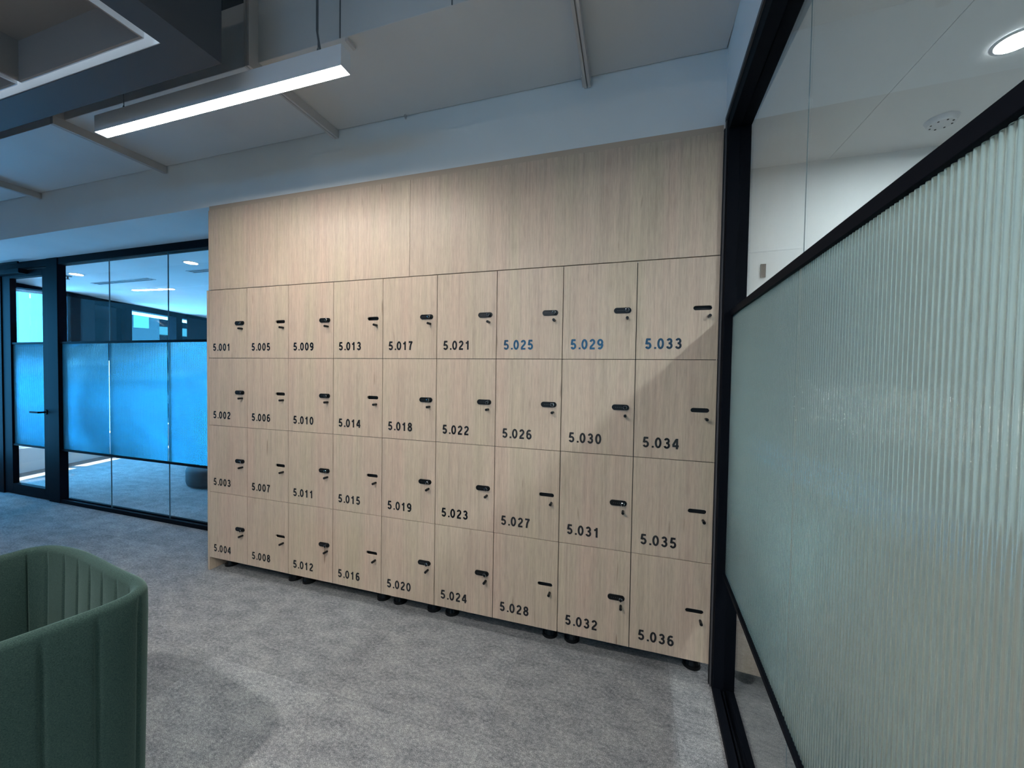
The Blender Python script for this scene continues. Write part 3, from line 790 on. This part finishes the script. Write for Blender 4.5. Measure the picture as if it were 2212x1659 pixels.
# low round ottoman
r = tag(empty('ottoman', (-2.02, 1.66, 0)), 'low dark round ottoman on the meeting room carpet behind the glass', 'ottoman')
bm = bmesh.new(); n = 48; pr_ = [(0.0, 0.0), (0.40, 0.0), (0.44, 0.012), (0.45, 0.05), (0.45, 0.17), (0.44, 0.20), (0.40, 0.215), (0.0, 0.22)]
rows = [[bm.verts.new((a * math.cos(2 * math.pi * i / n), a * math.sin(2 * math.pi * i / n), z)) for i in range(n)] for a, z in pr_[1:-1]]
for k in range(len(rows) - 1):
    for i in range(n): j = (i + 1) % n; bm.faces.new((rows[k][i], rows[k][j], rows[k + 1][j], rows[k + 1][i]))
bm.faces.new(rows[0][::-1]); bm.faces.new(rows[-1])
mesh_obj('upholstery', bm, M['ottoman'], r, smooth=True)
bm = bmesh.new(); cyl(bm, (0, 0, 0.2205), (0, 0, 0.222), 0.02, seg=16); mesh_obj('top_button', bm, M['ottoman'], r)
# blinds and frosted panel hung at the windows
def hung(name, t0, t1, z0, z1, material, label, cat):
    c_ = WA + WD * ((t0 + t1) / 2) + WN * 0.03
    r = tag(empty(name, (c_.x, c_.y, 0)), label, cat)
    def lo(o):
        for v in o.data.vertices: v.co -= r.location
        return o
    lo(wb('fabric', (t0, t1, 0.024, 0.028, z0, z1), material, r))
    lo(wb('bottom_bar', (t0, t1, 0.020, 0.034, z0 - 0.018, z0), M['frame'], r))
    lo(wb('roller_box', (t0, t1, 0.002, 0.06, z1, min(z1 + 0.055, 2.41)), M['frame'], r))
    return r
hung('roller_blind', -0.35, 0.172, 1.50, 2.325, M['grey_panel'], 'light grey roller blind drawn halfway beside the bright meeting room window', 'blind')
hung('roller_blind', 0.585, 0.955, 1.50, 2.36, M['blind'], 'dark roller blind drawn halfway between the bright window and the tinted pane', 'blind')
hung('roller_blind', 2.61, 3.60, 1.50, 2.36, M['blind'], 'dark roller blind drawn halfway at the window nearest the lockers', 'blind')
# column outside the big window
bm = bmesh.new(); c_ = WA + WD * 2.35 - WN * 1.05
r = tag(empty('column', (c_.x, c_.y, 0)), 'brown clad column standing outside the meeting room window', 'column')
bm = bmesh.new(); cyl(bm, (0, 0, -4.0), (0, 0, 2.398), 0.14, seg=32); mesh_obj('shaft', bm, M['column'], r, smooth=True)
bm = bmesh.new(); cyl(bm, (0, 0, 2.20), (0, 0, 2.215), 0.1425, seg=32); cyl(bm, (0, 0, 1.2), (0, 0, 1.212), 0.1425, seg=32); mesh_obj('joint_ring', bm, M['frame'], r)

# apartment building across the street
d_ = (Vector((-5.3, 2.7, 0)) - Vector((CAM.x, CAM.y, 0))).normalized()
bc = Vector((CAM.x, CAM.y, 0)) + d_ * 70
ap = tag(empty('apartment_building', (bc.x, bc.y, -20), math.atan2(d_.y, d_.x) - math.pi / 2 + 0.25), 'apartment building with white balcony bands seen through the far window', 'building')
bx('facade', (-13, 13, 1.5, 14, 0, 60), M['outglass'], ap)
for k in range(19):
    z = 1.2 + 3.1 * k
    bm = bmesh.new(); box(bm, -12, 12, 0.0, 1.6, z, z + 0.28); box(bm, -12, 12, 0.0, 0.12, z + 0.28, z + 1.05)
    mesh_obj('balcony', bm, M['balcony'], ap)
for xk in range(-4, 5):
    bx('party_wall', (xk * 3.0 - 0.12, xk * 3.0 + 0.12, 0.3, 1.6, 0, 60), M['balcony'], ap)
# dark tower to the side
d2 = (Vector((-4.95, 1.9, 0)) - Vector((CAM.x, CAM.y, 0))).normalized(); b2 = Vector((CAM.x, CAM.y, 0)) + d2 * 48
ap2 = tag(empty('office_tower', (b2.x, b2.y, -20), math.atan2(d2.y, d2.x) - math.pi / 2), 'dark office block with rows of pale windows behind the tinted pane', 'building')
bx('facade', (-2.2, 3.4, 0, 9, 0, 60), M['tower'], ap2)
for k in range(12):
    for q in range(3):
        bx('window', (-1.7 + q * 1.7, -0.7 + q * 1.7, -0.06, -0.01, 1 + k * 3.0, 2.6 + k * 3.0), M['tower_win'], ap2)

# ================================================================== SIDE ROOM THINGS
downlight('downlight', 3.905, -0.12, 2.5, 0.05, M['roomlight_dim'], 'round recessed downlight glowing in the side room ceiling above the reeded glass')
downlight('downlight', 3.905, -1.55, 2.5, 0.05, M['roomlight'], 'added unseen downlight brightening the side room, level with the viewer')  # this downlight and the next are unseen, added to light the side room
downlight('downlight', 3.905, -2.95, 2.5, 0.05, M['roomlight'], 'added unseen downlight brightening the side room, behind the viewer')
r = tag(empty('smoke_detector', (3.97, 0.31, 2.5)), 'round white ceiling detector with dark slots in the side room', 'detector')
bm = bmesh.new(); cyl(bm, (0, 0, -0.022), (0, 0, -0.0005), 0.045, 0.055, seg=32); mesh_obj('detector_body', bm, M['white_metal'], r)
for q in range(8):
    a = 2 * math.pi * q / 8
    bm = bmesh.new(); cyl(bm, (0.036 * math.cos(a), 0.036 * math.sin(a), -0.0245), (0.036 * math.cos(a), 0.036 * math.sin(a), -0.0222), 0.0035, seg=8)
    mesh_obj('detector_slot', bm, M['carcass'], r)
r = tag(empty('wall_switch', (3.377, 0.545, 1.945)), 'small dark rectangular switch plate on the white side room wall', 'switch')
bx('switch_plate', (-0.012, 0.012, -0.008, -0.0005, -0.036, 0.036), M['carcass'], r, 0.001)
bx('switch_rocker', (-0.006, 0.006, -0.011, -0.0082, -0.016, 0.016), M['carcass'], r)
# oval timber table
r = tag(empty('side_table', (3.76, -0.50, 0)), 'low oval timber table behind the reeded glass', 'table')
bm = bmesh.new(); n = 64; A_, B_ = 0.48, 0.95
def ov(z, k): return [bm.verts.new((A_ * k * math.cos(2 * math.pi * i / n), B_ * k * math.sin(2 * math.pi * i / n), z)) for i in range(n)]
rr = [ov(0.555, 0.97), ov(0.56, 1.0), ov(0.585, 1.0), ov(0.59, 0.985)]
for k in range(3):
    for i in range(n): j = (i + 1) % n; bm.faces.new((rr[k][i], rr[k][j], rr[k + 1][j], rr[k + 1][i]))
bm.faces.new(rr[0][::-1]); bm.faces.new(rr[3]); mesh_obj('tabletop', bm, M['table'], r)
for sy_ in (-0.42, 0.42):
    bm = bmesh.new(); cyl(bm, (0, sy_, 0.0), (0, sy_, 0.02), 0.16, seg=28); cyl(bm, (0, sy_, 0.02), (0, sy_, 0.555), 0.03, seg=16); mesh_obj('leg', bm, M['frame'], r)
